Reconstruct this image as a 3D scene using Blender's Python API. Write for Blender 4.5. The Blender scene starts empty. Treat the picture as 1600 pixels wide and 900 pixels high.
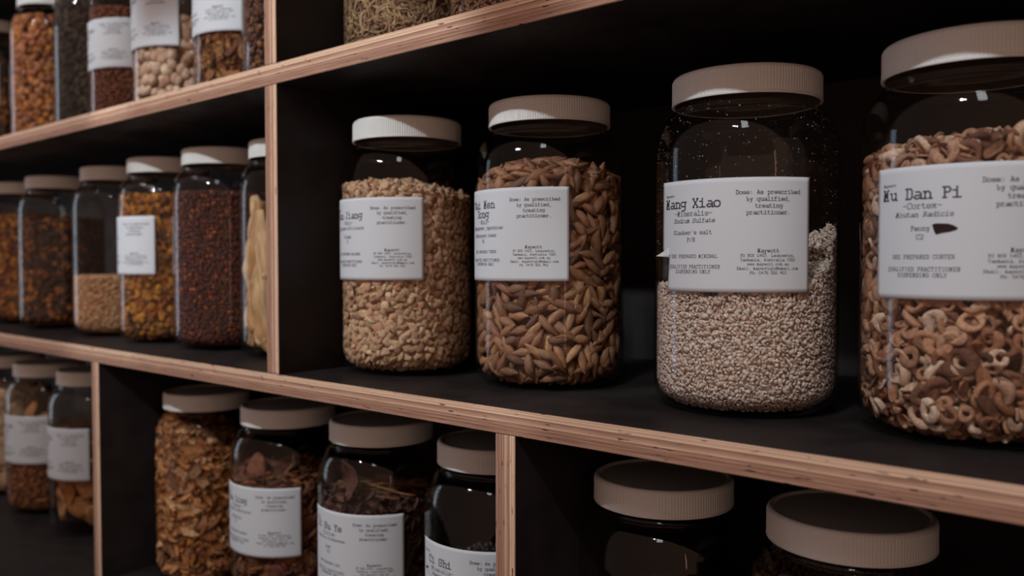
import bpy, math, random
import numpy as np
from mathutils import Matrix, Vector

random.seed(7)
rng = np.random.default_rng(11)
S = bpy.context.scene
COL = S.collection
Z0 = 1.35                      # camera height above the floor; shelf heights below are relative to it
PI = math.pi

# ------------------------------------------------------------------ camera
cam_d = bpy.data.cameras.new('camera')
cam_d.sensor_width = 36.0
cam_d.lens = 1327.8 / 1600 * 36
cam_d.clip_start = 0.02
cam_d.dof.use_dof = True
cam_d.dof.focus_distance = 0.575
cam_d.dof.aperture_fstop = 5.4
cam = bpy.data.objects.new('camera', cam_d)
COL.objects.link(cam)
cam.matrix_world = Matrix((
    (0.75621, -0.01936, 0.65404, 0.0),
    (0.65433, 0.02314, -0.75586, -0.43313),
    (-0.00050, 0.99954, 0.03017, Z0),
    (0, 0, 0, 1)))
S.camera = cam

# ------------------------------------------------------------------ view and render
S.view_settings.view_transform = 'Standard'
S.view_settings.look = 'None'
S.view_settings.gamma = 1.0
S.view_settings.exposure = 0.0
S.view_settings.use_curve_mapping = False
S.cycles.use_denoising = True
S.cycles.transparent_max_bounces = 32
S.cycles.max_bounces = 8
S.cycles.diffuse_bounces = 3
S.cycles.glossy_bounces = 4
S.cycles.sample_clamp_indirect = 4.0
S.cycles.sample_clamp_direct = 0.0
S.cycles.caustics_reflective = False
S.cycles.caustics_refractive = False

# ------------------------------------------------------------------ world: dim warm room, cooler towards the left
W = bpy.data.worlds.new('room_light')
S.world = W
W.use_nodes = True
nt = W.node_tree
bg = nt.nodes['Background']
tc = nt.nodes.new('ShaderNodeTexCoord')
sx = nt.nodes.new('ShaderNodeSeparateXYZ')
rp = nt.nodes.new('ShaderNodeValToRGB')
mp = nt.nodes.new('ShaderNodeMapRange')
mp.inputs['From Min'].default_value = -1
mp.inputs['From Max'].default_value = 1
nt.links.new(tc.outputs['Generated'], sx.inputs[0])
nt.links.new(sx.outputs['X'], mp.inputs['Value'])
nt.links.new(mp.outputs[0], rp.inputs[0])
rp.color_ramp.elements[0].color = (0.235, 0.170, 0.158, 1)
rp.color_ramp.elements[1].color = (0.40, 0.235, 0.160, 1)
nt.links.new(rp.outputs[0], bg.inputs['Color'])
bg.inputs['Strength'].default_value = 1.0

# ------------------------------------------------------------------ lamps of the shop
def lamp(name, kind, loc, power, colour, radius=0.01, aim=None, size=None):
    d = bpy.data.lights.new(name, kind)
    d.energy = power
    d.color = colour
    if kind == 'AREA':
        d.shape = 'RECTANGLE'; d.size, d.size_y = size
    else:
        d.shadow_soft_size = radius
    if kind == 'SPOT':
        d.spot_size = math.radians(120); d.spot_blend = 0.5
    o = bpy.data.objects.new(name, d)
    COL.objects.link(o)
    o.location = (loc[0], loc[1], loc[2] + Z0)
    if aim is not None:
        v = Vector((aim[0], aim[1], aim[2] + Z0)) - o.location
        o.rotation_euler = v.to_track_quat('-Z', 'Y').to_euler()
    return o
KEY = (0.91, 0.98, 1.0)
# (x, y, z, aim x, aim z, watts, cone): a row of spot lamps over the aisle, each with three bulbs
SPOTS = ((-0.12, -0.60, 0.610, 0.0, -0.02, 7.3, 53), (-0.64, -0.70, 0.570, -0.72, 0.01, 10.3, 47),
         (-1.22, -0.52, 0.640, -1.30, 0.12, 5.6, 60), (-1.95, -0.54, 0.640, -1.95, 0.06, 8.5, 58))
for x, y, z, ax, az, pw, cone in SPOTS:
    for dx in (-0.036, -0.004, 0.036):
        o = lamp('spot_lamp', 'SPOT', (x + dx, y, z), pw * 0.667, KEY, 0.010, aim=(ax, 0.05, az))
        o.data.spot_size = math.radians(cone); o.data.spot_blend = 0.30
lamp('warm_tube', 'AREA', (3.2, -1.8, 0.15), 1.3, (1.0, 0.62, 0.42), aim=(-0.4, 0.0, 0.0), size=(0.10, 1.3))
lamp('ceiling_panel', 'AREA', (0.55, -1.75, 1.95), 7, (0.93, 0.97, 1.0), aim=(-0.6, 0.1, -0.2), size=(0.36, 0.75))
lamp('far_window', 'AREA', (-4.6, -1.25, 0.1), 9, (0.62, 0.80, 1.0), aim=(-1.0, 0.0, 0.0), size=(0.45, 2.2))

# ------------------------------------------------------------------ node helpers
def new_mat(name):
    m = bpy.data.materials.new(name)
    m.use_nodes = True
    return m, m.node_tree, m.node_tree.nodes['Principled BSDF']
def N(nt, kind, **kw):
    n = nt.nodes.new(kind)
    for k, v in kw.items():
        setattr(n, k, v)
    return n
def ramp(nt, stops, interp='LINEAR'):
    n = nt.nodes.new('ShaderNodeValToRGB')
    n.color_ramp.interpolation = interp
    e = n.color_ramp.elements
    while len(e) < len(stops):
        e.new(0.5)
    for i, (p, c) in enumerate(stops):
        e[i].position = p
        e[i].color = (*c, 1)
    return n
def srgb(r, g, b):
    f = lambda v: (v / 255 / 12.92) if v / 255 <= 0.04045 else ((v / 255 + 0.055) / 1.055) ** 2.4
    return (f(r), f(g), f(b))

def plain(name, col, rough=0.6, spec=0.5):
    m, nt, b = new_mat(name)
    b.inputs['Base Color'].default_value = (*col, 1)
    b.inputs['Roughness'].default_value = rough
    b.inputs['Specular IOR Level'].default_value = spec
    return m

def piece_mat(name, cols, rough=0.75, noise=600, bump=0.4, spec=0.3, mott=0.35, trans=0.0, wrinkle=False):
    """colour varies from piece to piece (by object and by island) plus a fine mottling"""
    m, nt, b = new_mat(name)
    L = nt.links.new
    oi = N(nt, 'ShaderNodeObjectInfo')
    ge = N(nt, 'ShaderNodeNewGeometry')
    ad = N(nt, 'ShaderNodeMath', operation='ADD')
    L(oi.outputs['Random'], ad.inputs[0]); L(ge.outputs['Random Per Island'], ad.inputs[1])
    fr = N(nt, 'ShaderNodeMath', operation='FRACT')
    L(ad.outputs[0], fr.inputs[0])
    rmp = ramp(nt, [(i / max(1, len(cols) - 1), srgb(*c)) for i, c in enumerate(cols)])
    L(fr.outputs[0], rmp.inputs[0])
    no = N(nt, 'ShaderNodeTexNoise')
    no.inputs['Scale'].default_value = noise
    no.inputs['Detail'].default_value = 3
    tco = N(nt, 'ShaderNodeTexCoord')
    if wrinkle:
        mpg = N(nt, 'ShaderNodeMapping')
        mpg.inputs['Scale'].default_value = (0.18, 1, 1)
        L(tco.outputs['Object'], mpg.inputs[0]); L(mpg.outputs[0], no.inputs['Vector'])
    else:
        L(ge.outputs['Position'], no.inputs['Vector'])
    mr = N(nt, 'ShaderNodeMapRange')
    mr.inputs['From Min'].default_value = 0.3; mr.inputs['From Max'].default_value = 0.7
    mr.inputs['To Min'].default_value = 1 - mott; mr.inputs['To Max'].default_value = 1 + mott * 0.5
    L(no.outputs['Fac'], mr.inputs['Value'])
    mx = N(nt, 'ShaderNodeVectorMath', operation='SCALE')
    L(rmp.outputs[0], mx.inputs[0]); L(mr.outputs[0], mx.inputs['Scale'])
    L(mx.outputs[0], b.inputs['Base Color'])
    b.inputs['Roughness'].default_value = rough
    b.inputs['Specular IOR Level'].default_value = spec
    bp = N(nt, 'ShaderNodeBump')
    bp.inputs['Strength'].default_value = bump
    bp.inputs['Distance'].default_value = 0.0006
    L(no.outputs['Fac'], bp.inputs['Height']); L(bp.outputs[0], b.inputs['Normal'])
    if trans:
        b.inputs['Subsurface Weight'].default_value = trans
        b.inputs['Subsurface Radius'].default_value = (0.004, 0.003, 0.003)
        b.inputs['Subsurface Scale'].default_value = 1.0
    return m

# plywood edge: plies stacked across the board (axis 2 for shelves, 0 for uprights), grain along it
def ply_mat(name, axis):
    m, nt, b = new_mat(name)
    L = nt.links.new
    tco = N(nt, 'ShaderNodeTexCoord')
    sp = N(nt, 'ShaderNodeSeparateXYZ')
    L(tco.outputs['Object'], sp.inputs[0])
    a, g = ('Z', 'X') if axis == 2 else ('X', 'Z')
    # waviness of the plies
    cw = N(nt, 'ShaderNodeCombineXYZ')
    mg = N(nt, 'ShaderNodeMath', operation='MULTIPLY'); mg.inputs[1].default_value = 9
    L(sp.outputs[g], mg.inputs[0]); L(mg.outputs[0], cw.inputs[0])
    ma = N(nt, 'ShaderNodeMath', operation='MULTIPLY'); ma.inputs[1].default_value = 120
    L(sp.outputs[a], ma.inputs[0]); L(ma.outputs[0], cw.inputs[1])
    nz = N(nt, 'ShaderNodeTexNoise'); nz.inputs['Scale'].default_value = 1.0
    L(cw.outputs[0], nz.inputs['Vector'])
    wv = N(nt, 'ShaderNodeMath', operation='MULTIPLY_ADD')
    wv.inputs[1].default_value = 0.0007
    L(nz.outputs['Fac'], wv.inputs[0]); L(sp.outputs[a], wv.inputs[2])
    k = N(nt, 'ShaderNodeMath', operation='MULTIPLY'); k.inputs[1].default_value = 1 / 0.0023
    L(wv.outputs[0], k.inputs[0])
    # each ply its own tone
    fl = N(nt, 'ShaderNodeMath', operation='FLOOR'); L(k.outputs[0], fl.inputs[0])
    fa = N(nt, 'ShaderNodeMath', operation='FRACT'); L(k.outputs[0], fa.inputs[0])
    wn = N(nt, 'ShaderNodeTexWhiteNoise', noise_dimensions='1D'); L(fl.outputs[0], wn.inputs['W'])
    # fine grain along the board
    cg = N(nt, 'ShaderNodeCombineXYZ')
    g1 = N(nt, 'ShaderNodeMath', operation='MULTIPLY'); g1.inputs[1].default_value = 28
    g2 = N(nt, 'ShaderNodeMath', operation='MULTIPLY'); g2.inputs[1].default_value = 1500
    L(sp.outputs[g], g1.inputs[0]); L(sp.outputs[a], g2.inputs[0])
    L(g1.outputs[0], cg.inputs[0]); L(g2.outputs[0], cg.inputs[1])
    gn = N(nt, 'ShaderNodeTexNoise'); gn.inputs['Scale'].default_value = 1.0; gn.inputs['Detail'].default_value = 4
    L(cg.outputs[0], gn.inputs['Vector'])
    s1 = N(nt, 'ShaderNodeMath', operation='MULTIPLY'); s1.inputs[1].default_value = 0.62
    L(wn.outputs['Value'], s1.inputs[0])
    s2 = N(nt, 'ShaderNodeMath', operation='MULTIPLY_ADD'); s2.inputs[1].default_value = 0.7
    L(gn.outputs['Fac'], s2.inputs[0]); L(s1.outputs[0], s2.inputs[2])
    rr = ramp(nt, [(0.18, srgb(108, 76, 62)), (0.42, srgb(160, 124, 106)), (0.65, srgb(188, 152, 132)), (0.9, srgb(214, 184, 160))])
    L(s2.outputs[0], rr.inputs[0])
    # thin dark glue line between plies
    gl = ramp(nt, [(0.0, (0.42, 0.35, 0.32)), (0.10, (1.45, 1.42, 1.38)), (0.26, (1.35, 1.32, 1.28)), (0.36, (0.86, 0.84, 0.83)), (0.86, (0.98, 0.96, 0.95)), (1.0, (0.42, 0.35, 0.32))])
    L(fa.outputs[0], gl.inputs[0])
    # knots and voids, short dark dashes
    cv = N(nt, 'ShaderNodeCombineXYZ')
    v1 = N(nt, 'ShaderNodeMath', operation='MULTIPLY'); v1.inputs[1].default_value = 70
    v2 = N(nt, 'ShaderNodeMath', operation='MULTIPLY'); v2.inputs[1].default_value = 520
    L(sp.outputs[g], v1.inputs[0]); L(sp.outputs[a], v2.inputs[0])
    L(v1.outputs[0], cv.inputs[0]); L(v2.outputs[0], cv.inputs[1])
    vn = N(nt, 'ShaderNodeTexNoise'); vn.inputs['Scale'].default_value = 1.0; vn.inputs['Detail'].default_value = 2
    L(cv.outputs[0], vn.inputs['Vector'])
    vr = ramp(nt, [(0.30, (0.12, 0.08, 0.07)), (0.345, (1, 1, 1))])
    L(vn.outputs['Fac'], vr.inputs[0])
    m1 = N(nt, 'ShaderNodeMix', data_type='RGBA', blend_type='MULTIPLY'); m1.inputs[0].default_value = 1
    L(rr.outputs[0], m1.inputs[6]); L(gl.outputs[0], m1.inputs[7])
    m2 = N(nt, 'ShaderNodeMix', data_type='RGBA', blend_type='MULTIPLY'); m2.inputs[0].default_value = 1
    L(m1.outputs[2], m2.inputs[6]); L(vr.outputs[0], m2.inputs[7])
    L(m2.outputs[2], b.inputs['Base Color'])
    b.inputs['Roughness'].default_value = 0.7
    b.inputs['Specular IOR Level'].default_value = 0.2
    return m

def dark_mat(name, col=(0.017, 0.0135, 0.0135), rough=0.5):
    m, nt, b = new_mat(name)
    L = nt.links.new
    tco = N(nt, 'ShaderNodeTexCoord')
    no = N(nt, 'ShaderNodeTexNoise'); no.inputs['Scale'].default_value = 35; no.inputs['Detail'].default_value = 5
    L(tco.outputs['Object'], no.inputs['Vector'])
    r = ramp(nt, [(0.3, tuple(c * 0.8 for c in col)), (0.75, tuple(c * 1.3 for c in col))])
    L(no.outputs['Fac'], r.inputs[0]); L(r.outputs[0], b.inputs['Base Color'])
    rr = ramp(nt, [(0.3, (rough - .06,) * 3), (0.7, (rough + .1,) * 3)])
    L(no.outputs['Fac'], rr.inputs[0]); L(rr.outputs[0], b.inputs['Roughness'])
    b.inputs['Specular IOR Level'].default_value = 0.22
    return m

def glass_mat():
    m = bpy.data.materials.new('clear_glass'); m.use_nodes = True
    nt = m.node_tree; nt.nodes.clear(); L = nt.links.new
    out = N(nt, 'ShaderNodeOutputMaterial')
    mix = N(nt, 'ShaderNodeMixShader')
    tr = N(nt, 'ShaderNodeBsdfTransparent'); tr.inputs[0].default_value = (0.965, 0.96, 0.95, 1)
    gl = N(nt, 'ShaderNodeBsdfGlossy'); gl.inputs['Roughness'].default_value = 0.018
    lw = N(nt, 'ShaderNodeLayerWeight'); lw.inputs['Blend'].default_value = 0.5
    pw = N(nt, 'ShaderNodeMath', operation='POWER'); pw.inputs[1].default_value = 5.0
    L(lw.outputs['Facing'], pw.inputs[0])
    fr = N(nt, 'ShaderNodeMath', operation='MULTIPLY_ADD', use_clamp=True); fr.inputs[1].default_value = 0.80; fr.inputs[2].default_value = 0.019
    L(pw.outputs[0], fr.inputs[0])
    no = N(nt, 'ShaderNodeTexNoise'); no.inputs['Scale'].default_value = 38; no.inputs['Detail'].default_value = 1
    tco = N(nt, 'ShaderNodeTexCoord')
    bp = N(nt, 'ShaderNodeBump'); bp.inputs['Strength'].default_value = 0.25; bp.inputs['Distance'].default_value = 0.0012
    L(tco.outputs['Object'], no.inputs['Vector']); L(no.outputs['Fac'], bp.inputs['Height'])
    L(bp.outputs[0], gl.inputs['Normal'])
    L(fr.outputs[0], mix.inputs[0]); L(tr.outputs[0], mix.inputs[1]); L(gl.outputs[0], mix.inputs[2])
    L(mix.outputs[0], out.inputs['Surface'])
    return m

PLY_H = ply_mat('plywood_edge_along', 2)
PLY_V = ply_mat('plywood_edge_upright', 0)
DARK = dark_mat('dark_faced_board')
BACK = dark_mat('dark_back_board', (0.024, 0.020, 0.020), 0.55)
GLASS = glass_mat()
LID = plain('white_plastic', (0.70, 0.71, 0.71), 0.42, 0.4)
PAPER = plain('white_paper', (0.585, 0.62, 0.675), 0.75, 0.2)
INK = plain('black_ink', (0.035, 0.035, 0.045), 0.7, 0.2)
MARK = plain('dark_stain', (0.022, 0.010, 0.010), 0.6, 0.2)

# ------------------------------------------------------------------ mesh helpers
def mesh_np(name, verts, tris=None, faces=None, mats=(), smooth=False):
    me = bpy.data.meshes.new(name)
    verts = np.asarray(verts, dtype=np.float32)
    if tris is not None:
        tris = np.asarray(tris, dtype=np.int32)
        me.vertices.add(len(verts)); me.vertices.foreach_set('co', verts.ravel())
        me.loops.add(tris.size); me.loops.foreach_set('vertex_index', tris.ravel())
        me.polygons.add(len(tris)); me.polygons.foreach_set('loop_start', np.arange(0, tris.size, 3, dtype=np.int32))
        me.update(calc_edges=True); me.validate()
    else:
        me.from_pydata([tuple(map(float, v)) for v in verts], [], faces)
    for m in mats:
        me.materials.append(m)
    if smooth:
        me.polygons.foreach_set('use_smooth', np.ones(len(me.polygons), dtype=bool))
    me.update()
    return me
def link(name, data, parent=None):
    o = bpy.data.objects.new(name, data)
    COL.objects.link(o)
    if parent is not None:
        o.parent = parent
    return o
def tag(o, label=None, cat=None, group=None, kind=None):
    if label: o['label'] = label
    if cat: o['category'] = cat
    if group: o['group'] = group
    if kind: o['kind'] = kind
    return o

def board(name, x0, x1, y0, y1, z0, z1, edge, face=DARK):
    """a board with softly eased edges; the front (y0) face shows the plies"""
    e = 0.0006
    c = ((x0 + x1) / 2, (y0 + y1) / 2, (z0 + z1) / 2)
    hx, hy, hz = (x1 - x0) / 2, (y1 - y0) / 2, (z1 - z0) / 2
    import bmesh
    bm = bmesh.new()
    bmesh.ops.create_cube(bm, size=1)
    for v in bm.verts:
        v.co = (v.co.x * 2 * hx, v.co.y * 2 * hy, v.co.z * 2 * hz)
    bmesh.ops.bevel(bm, geom=list(bm.edges), offset=e, segments=1, affect='EDGES')
    me = bpy.data.meshes.new(name)
    bm.normal_update()
    me.materials.append(face); me.materials.append(edge)
    for f in bm.faces:
        f.material_index = 1 if f.normal.y < -0.4 else 0
    bm.to_mesh(me); bm.free()
    o = link(name, me)
    o.location = (c[0], c[1], c[2] + Z0)
    return o

# ------------------------------------------------------------------ the shelf unit
T = 0.018
ZU, ZL = 0.1755, -0.0996
ZC, ZT = ZL - 0.2751, ZU + 0.2751
DEP = 0.32
XL, XR = -2.75, 0.62
for nm, z, lab in (('top', ZT, 'topmost dark shelf board with plywood front edge, above the frame'),
                   ('u', ZU, 'upper plywood-edged shelf board rising to the right, under the topmost jars'),
                   ('l', ZL, 'long plywood-edged shelf board carrying the large labelled jars across the middle'),
                   ('c', ZC, 'dark counter board running forward under the small far jars at bottom left')):
    tag(board('shelf_board', XL, XR, -0.34 if nm == 'c' else 0, DEP, z - T, z, PLY_H), lab, 'shelf', 'plywood shelf boards')
for x, zb, zt, lab in ((-0.6677, ZU, ZT - T, 'plywood upright of the top row, standing on the upper shelf board'),
                       (-0.6677, ZL, ZU - T, 'plywood upright of the middle row, between the roots jar and the ginger jar'),
                       (-1.0353, ZC, ZL - T, 'thin far plywood upright of the bottom row, beside the mushroom slices jar'),
                       (-0.3907, ZC, ZL - T, 'plywood upright of the bottom row, right of the black stones jar')):
    tag(board('shelf_divider', x, x + T, 0.0005, DEP, zb + 0.0002, zt - 0.0002, PLY_V), lab, 'shelf divider', 'plywood shelf uprights')
tag(board('shelf_back_panel', XL, XR, DEP + 0.0002, DEP + 0.012, ZC - T, ZT, BACK, BACK), 'dark back panel closing all the shelf bays behind the jars', 'back panel')
for x in (XL - T, XR):
    tag(board('shelf_side_panel', x, x + T, 0, DEP, ZC - T, ZT, PLY_V), 'dark outer side panel at the %s end of the shelf unit' % ('far' if x < 0 else 'near'), 'side panel')

# ------------------------------------------------------------------ jars: profile
RB = 0.061                      # body radius
def outer_profile(H):
    zl = H - 0.019              # lid bottom
    sh = H - 0.058              # shoulder starts
    pts = [(0.0, 0.0), (0.040, 0.0), (0.045, 0.0006)]
    for i in range(1, 9):       # heel
        a = i / 8 * PI / 2
        pts.append((0.045 + 0.016 * math.sin(a), 0.0008 + 0.016 * (1 - math.cos(a))))
    pts += [(RB, 0.03), (RB, sh - 0.01)]
    for i in range(0, 10):      # shoulder
        a = i / 9 * PI / 2 * 0.86
        pts.append((0.0455 + 0.0155 * math.cos(a) ** 0.9, sh + 0.033 * math.sin(a)))
    pts += [(0.0468, zl - 0.0065), (0.0466, zl - 0.0055), (0.0485, zl - 0.0045), (0.0485, zl - 0.0032), (0.0465, zl - 0.002),
            (0.0462, zl + 0.002), (0.0478, zl + 0.004), (0.0462, zl + 0.006), (0.0462, zl + 0.014)]
    return pts
def inner_profile(H):
    o = outer_profile(H)
    pts = []
    for r, z in o:
        if z < 0.017:
            continue
        pts.append((r - 0.0014, z))
    heel = [(0.0, 0.0042), (0.030, 0.0038), (0.042, 0.0042), (0.048, 0.0052), (0.0535, 0.0082), (0.0575, 0.0125), (RB - 0.0014, 0.019)]
    pts = [q for q in pts if q[1] > 0.024]
    return heel + pts
def inner_r(z, H=0.227):
    p = inner_profile(H)[3:]
    return np.interp(z, [q[1] for q in p], [q[0] for q in p])
def lathe(pts, seg):
    n = len(pts); V = []
    a = np.linspace(0, 2 * PI, seg, endpoint=False)
    V = np.array([[(r * math.cos(t), r * math.sin(t), z) for t in a] for r, z in pts]).reshape(-1, 3)
    F = []
    for i in range(n - 1):
        for j in range(seg):
            k = (j + 1) % seg
            F.append((i * seg + j, i * seg + k, (i + 1) * seg + k, (i + 1) * seg + j))
    return V, F
_glass = {}
def glass_mesh(H):
    key = round(H, 4)
    if key in _glass: return _glass[key]
    o = outer_profile(H); i = inner_profile(H)
    o[0] = (0.0005, 0.0); i[0] = (0.0005, i[0][1])
    pts = o + i[::-1]
    V, F = lathe(pts, 96)
    n = len(pts)
    F.append(tuple(range(95, -1, -1)))
    F.append(tuple((n - 1) * 96 + j for j in range(96)))
    me = mesh_np('glass_body', V, faces=F, mats=[GLASS], smooth=True)
    _glass[key] = me
    return me
def lid_mesh():
    nr = 152; seg = nr * 4; R = 0.0497; h = 0.019
    prof = [(R - 0.0018, 0.0003, 0), (R - 0.0002, 0.0, 0), (R + 0.0001, 0.0005, 0), (R + 0.0001, 0.0014, 0), (R - 0.0003, 0.0018, 1), (R - 0.0003, 0.0162, 1),
            (R - 0.0005, 0.0172, 0), (R - 0.0010, 0.0182, 0), (R - 0.0020, 0.0189, 0), (R - 0.0030, 0.0190, 0), (R - 0.0040, 0.0184, 0), (R - 0.0048, 0.0174, 0), (R - 0.0065, 0.0172, 0)]
    V = []
    for r, z, rib in prof:
        for j in range(seg):
            d = (0.00022 if j % 4 in (0, 1) else 0.0) if rib else 0
            a = 2 * PI * j / seg
            V.append(((r + d) * math.cos(a), (r + d) * math.sin(a), z))
    F = []
    n = len(prof)
    for i in range(n - 1):
        for j in range(seg):
            k = (j + 1) % seg
            F.append((i * seg + j, i * seg + k, (i + 1) * seg + k, (i + 1) * seg + j))
    F.append(tuple((n - 1) * seg + j for j in range(seg)))
    # underside of the cap: inner skirt and inner top, both dark brown
    b0 = len(V)
    for r, z in ((R - 0.0018, 0.0003), (R - 0.0018, 0.0155)):
        for j in range(seg):
            a = 2 * PI * j / seg
            V.append((r * math.cos(a), r * math.sin(a), z))
    for j in range(seg):
        k = (j + 1) % seg
        F.append((b0 + j, b0 + seg + j, b0 + seg + k, b0 + k))
    F.append(tuple(b0 + seg + j for j in range(seg - 1, -1, -1)))
    me = mesh_np('lid', V, faces=F, mats=[LID, CAP_INSIDE])
    for k in range(1, seg + 2):
        me.polygons[len(F) - k].material_index = 1
    return me
CAP_INSIDE = plain('cap_inside', (0.10, 0.075, 0.06), 0.6, 0.3)  # dark brown on every inside face of the cap, skirt included
LID_ME = lid_mesh()

# ------------------------------------------------------------------ typewriter lettering: strokes on a 4 x 6 grid ('a' = -1, 'b' = -2)
G = {
 'A': '0026 2640 1232 0010 3040 1626', 'B': '0030 3041 4142 4233 3313 3345 4536 3606 1016', 'C': '4536 3616 1605 0501 0110 1030 3041 4644',
 'D': '0030 3041 4145 4536 3606 1016', 'E': '0040 4041 0646 4645 1016 1333', 'F': '0020 0646 4645 1016 1333', 'G': '4536 3616 1605 0501 0110 1030 3041 4143 2343',
 'H': '1016 3036 1333 0020 2040 0616 3646', 'I': '1030 2026 1636', 'J': '0201 0110 1020 2031 3136 1646', 'K': '0020 0626 1016 1236 2340 3646', 'L': '0040 4042 1016 0626',
 'M': '0020 3040 1016 0016 1622 2236 3630 0616 3646', 'N': '0010 1016 1630 3036 0616 3646', 'O': '1030 3041 4145 4536 3616 1605 0501 0110',
 'P': '0020 1016 0636 3645 4544 4433 3313', 'Q': '1030 3041 4145 4536 3616 1605 0501 0110 204b', 'R': '0020 1016 0636 3645 4544 4433 3313 2340', 'S': '4644 4536 3616 1605 0504 0413 1333 3342 4241 4130 3010 1001 0002',
 'T': '1030 2026 0646 0605 4645', 'U': '0616 3646 1611 1120 2030 3041 4146', 'V': '0616 3646 1620 2036', 'W': '0616 3646 0610 1024 2430 3046', 'X': '0640 4600 0010 3040 0616 3646', 'Y': '1030 2023 2306 2346 0616 3646', 'Z': '0646 4600 0040 0605 4041',
 'a': '1434 3443 4340 4050 4212 1201 0110 1020 2041', 'b': '0616 1610 1333 3342 4241 4130 3010', 'c': '4334 3414 1403 0301 0110 1030 3041', 'd': '2646? 3646 4640 4050 4314 1403 0301 0110 1041',
 'e': '0242 4243 4334 3414 1403 0301 0110 1030 3041', 'f': '0030 1015 1526 2636 0434', 'g': '4454 4441 4414 1403 0302 0211 1141 444a 4a3b 3b1b', 'h': '0020 3050 0616 1016 1324 2434 3443 4340', 'i': '0040 2024 0424 2526', 'j': '1434 343a 3a2b 2b0b 3536',
 'k': '0020 0616 1016 1234 2340 3050', 'l': '0040 2026 0626', 'm': '0010 0010 1014 0414 1424 2420 2434 3440 4050 1525', 'n': '0020 3050 1014 0414 1324 2434 3443 4340', 'o': '1030 3041 4143 4334 3414 1403 0301 0110',
 'p': '0b2b 1b14 0414 1434 3443 4341 4130 3010', 'q': '2b4b 4b44 4454 4414 1403 0301 0110 1041', 'r': '0030 1014 0414 1324 2434 3443', 's': '4334 3414 1403 0312 1232 3241 4130 3010 1001', 't': '1611 1120 2030 3041 0434', 'u': '0414 1411 1120 2041 4440 3444 4050',
 'v': '0414 3444 1420 2034', 'w': '0414 3444 0410 1023 2330 3044', 'x': '0040? 0444 0440 0044 0010 3040', 'y': '0414 3444 1420 342b 0b2b', 'z': '0444 4400 0040',
 '0': '1030 3041 4145 4536 3616 1605 0501 0110', '1': '0040 2026 2605', '2': '0516 1636 3645 4544 4400 0040', '3': '0516 1636 3645 4544 4433 3342 4241 4130 3010 1001', '4': '3036 3602 0242', '5': '4606 0603 0333 3342 4241 4130 3010 1001', '6': '3605 0501 0110 1030 3041 4142 4233 3303', '7': '0646 4620',
 '8': '1333 3342 4241 4130 3010 1001 0102 0213 1304 0405 0516 1636 3645 4544 4433', '9': '4313 1304 0405 0516 1636 3645 4541 4110', '.': '2021', ',': '202a 2a1b', ':': '2021 2324', '-': '0343', "'": '2624', '/': '0046', '@': '3222 2224 2434 3430 3041 4145 4516 1605 0501 0110'}
def txt_strokes(s, unit, italic=False, adv=5.3):
    """segments (x0, y0, x1, y1) in metres, the line centred on x = 0"""
    segs = []
    w = (len(s) * adv - (adv - 4)) * unit
    for i, ch in enumerate(s):
        ox = i * adv * unit - w / 2
        for q in G.get(ch, '').split():
            if len(q) != 4: continue
            d = [(-1 if c == 'a' else -2 if c == 'b' else int(c)) for c in q]
            x0, y0, x1, y1 = d
            sh = 0.22 if italic else 0
            segs.append((ox + (x0 + sh * y0) * unit, y0 * unit, ox + (x1 + sh * y1) * unit, y1 * unit))
    return segs
LW, LH = 0.1033, 0.0712         # paper label
def label_text(title, sub, latin, common, code, prep, two_line=None):
    T_ = []                     # (string, centre u, baseline v mm, unit mm, stroke mm, italic)
    T_.append(('Maywott', 0.085, 10.2, 0.24, 0.22, False))
    k = 0.0
    if two_line:
        T_.append((title, 0.245, 14.6, 0.90, 0.85, False)); T_.append((two_line, 0.245, 21.8, 0.90, 0.85, False)); k = 4.0
    else:
        T_.append((title, 0.25, 17.6, 0.92, 0.85, False))
    T_ += [(sub, 0.27, 22.8 + k, 0.50, 0.36, False), (latin, 0.275, 27.2 + k, 0.42, 0.34, True), (common, 0.265, 34.6 + k * .6, 0.40, 0.34, False), (code, 0.265, 39.2 + k * .6, 0.40, 0.34, False),
           ('USE PREPARED ' + prep, 0.27, 49.6, 0.335, 0.28, False), ('QUALIFIED PRACTITIONER', 0.27, 56.2, 0.335, 0.28, False), ('DISPENSING ONLY', 0.27, 59.4, 0.335, 0.28, False)]
    T_ += [('Dose: As prescribed', 0.74, 10.4, 0.395, 0.36, False), ('by qualified,', 0.74, 14.6, 0.395, 0.36, False), ('treating', 0.74, 18.8, 0.395, 0.36, False), ('practitioner.', 0.74, 22.9, 0.395, 0.36, False)]
    T_ += [('Maywott', 0.74, 46.3, 0.36, 0.32, False), ('PO BOX 1453, Launceston,', 0.74, 49.0, 0.265, 0.22, False), ('Tasmania, Australia 7250', 0.74, 51.7, 0.265, 0.22, False),
           ('www.maywott.com.au', 0.74, 54.3, 0.265, 0.22, False), ('Email: maywottqld@gmail.com', 0.74, 57.0, 0.265, 0.22, False), ('Ph: 0475 555 452', 0.74, 59.7, 0.265, 0.22, False)]
    return T_
def cyl(R, a, z):
    return (R * math.cos(a), R * math.sin(a), z)
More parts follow.
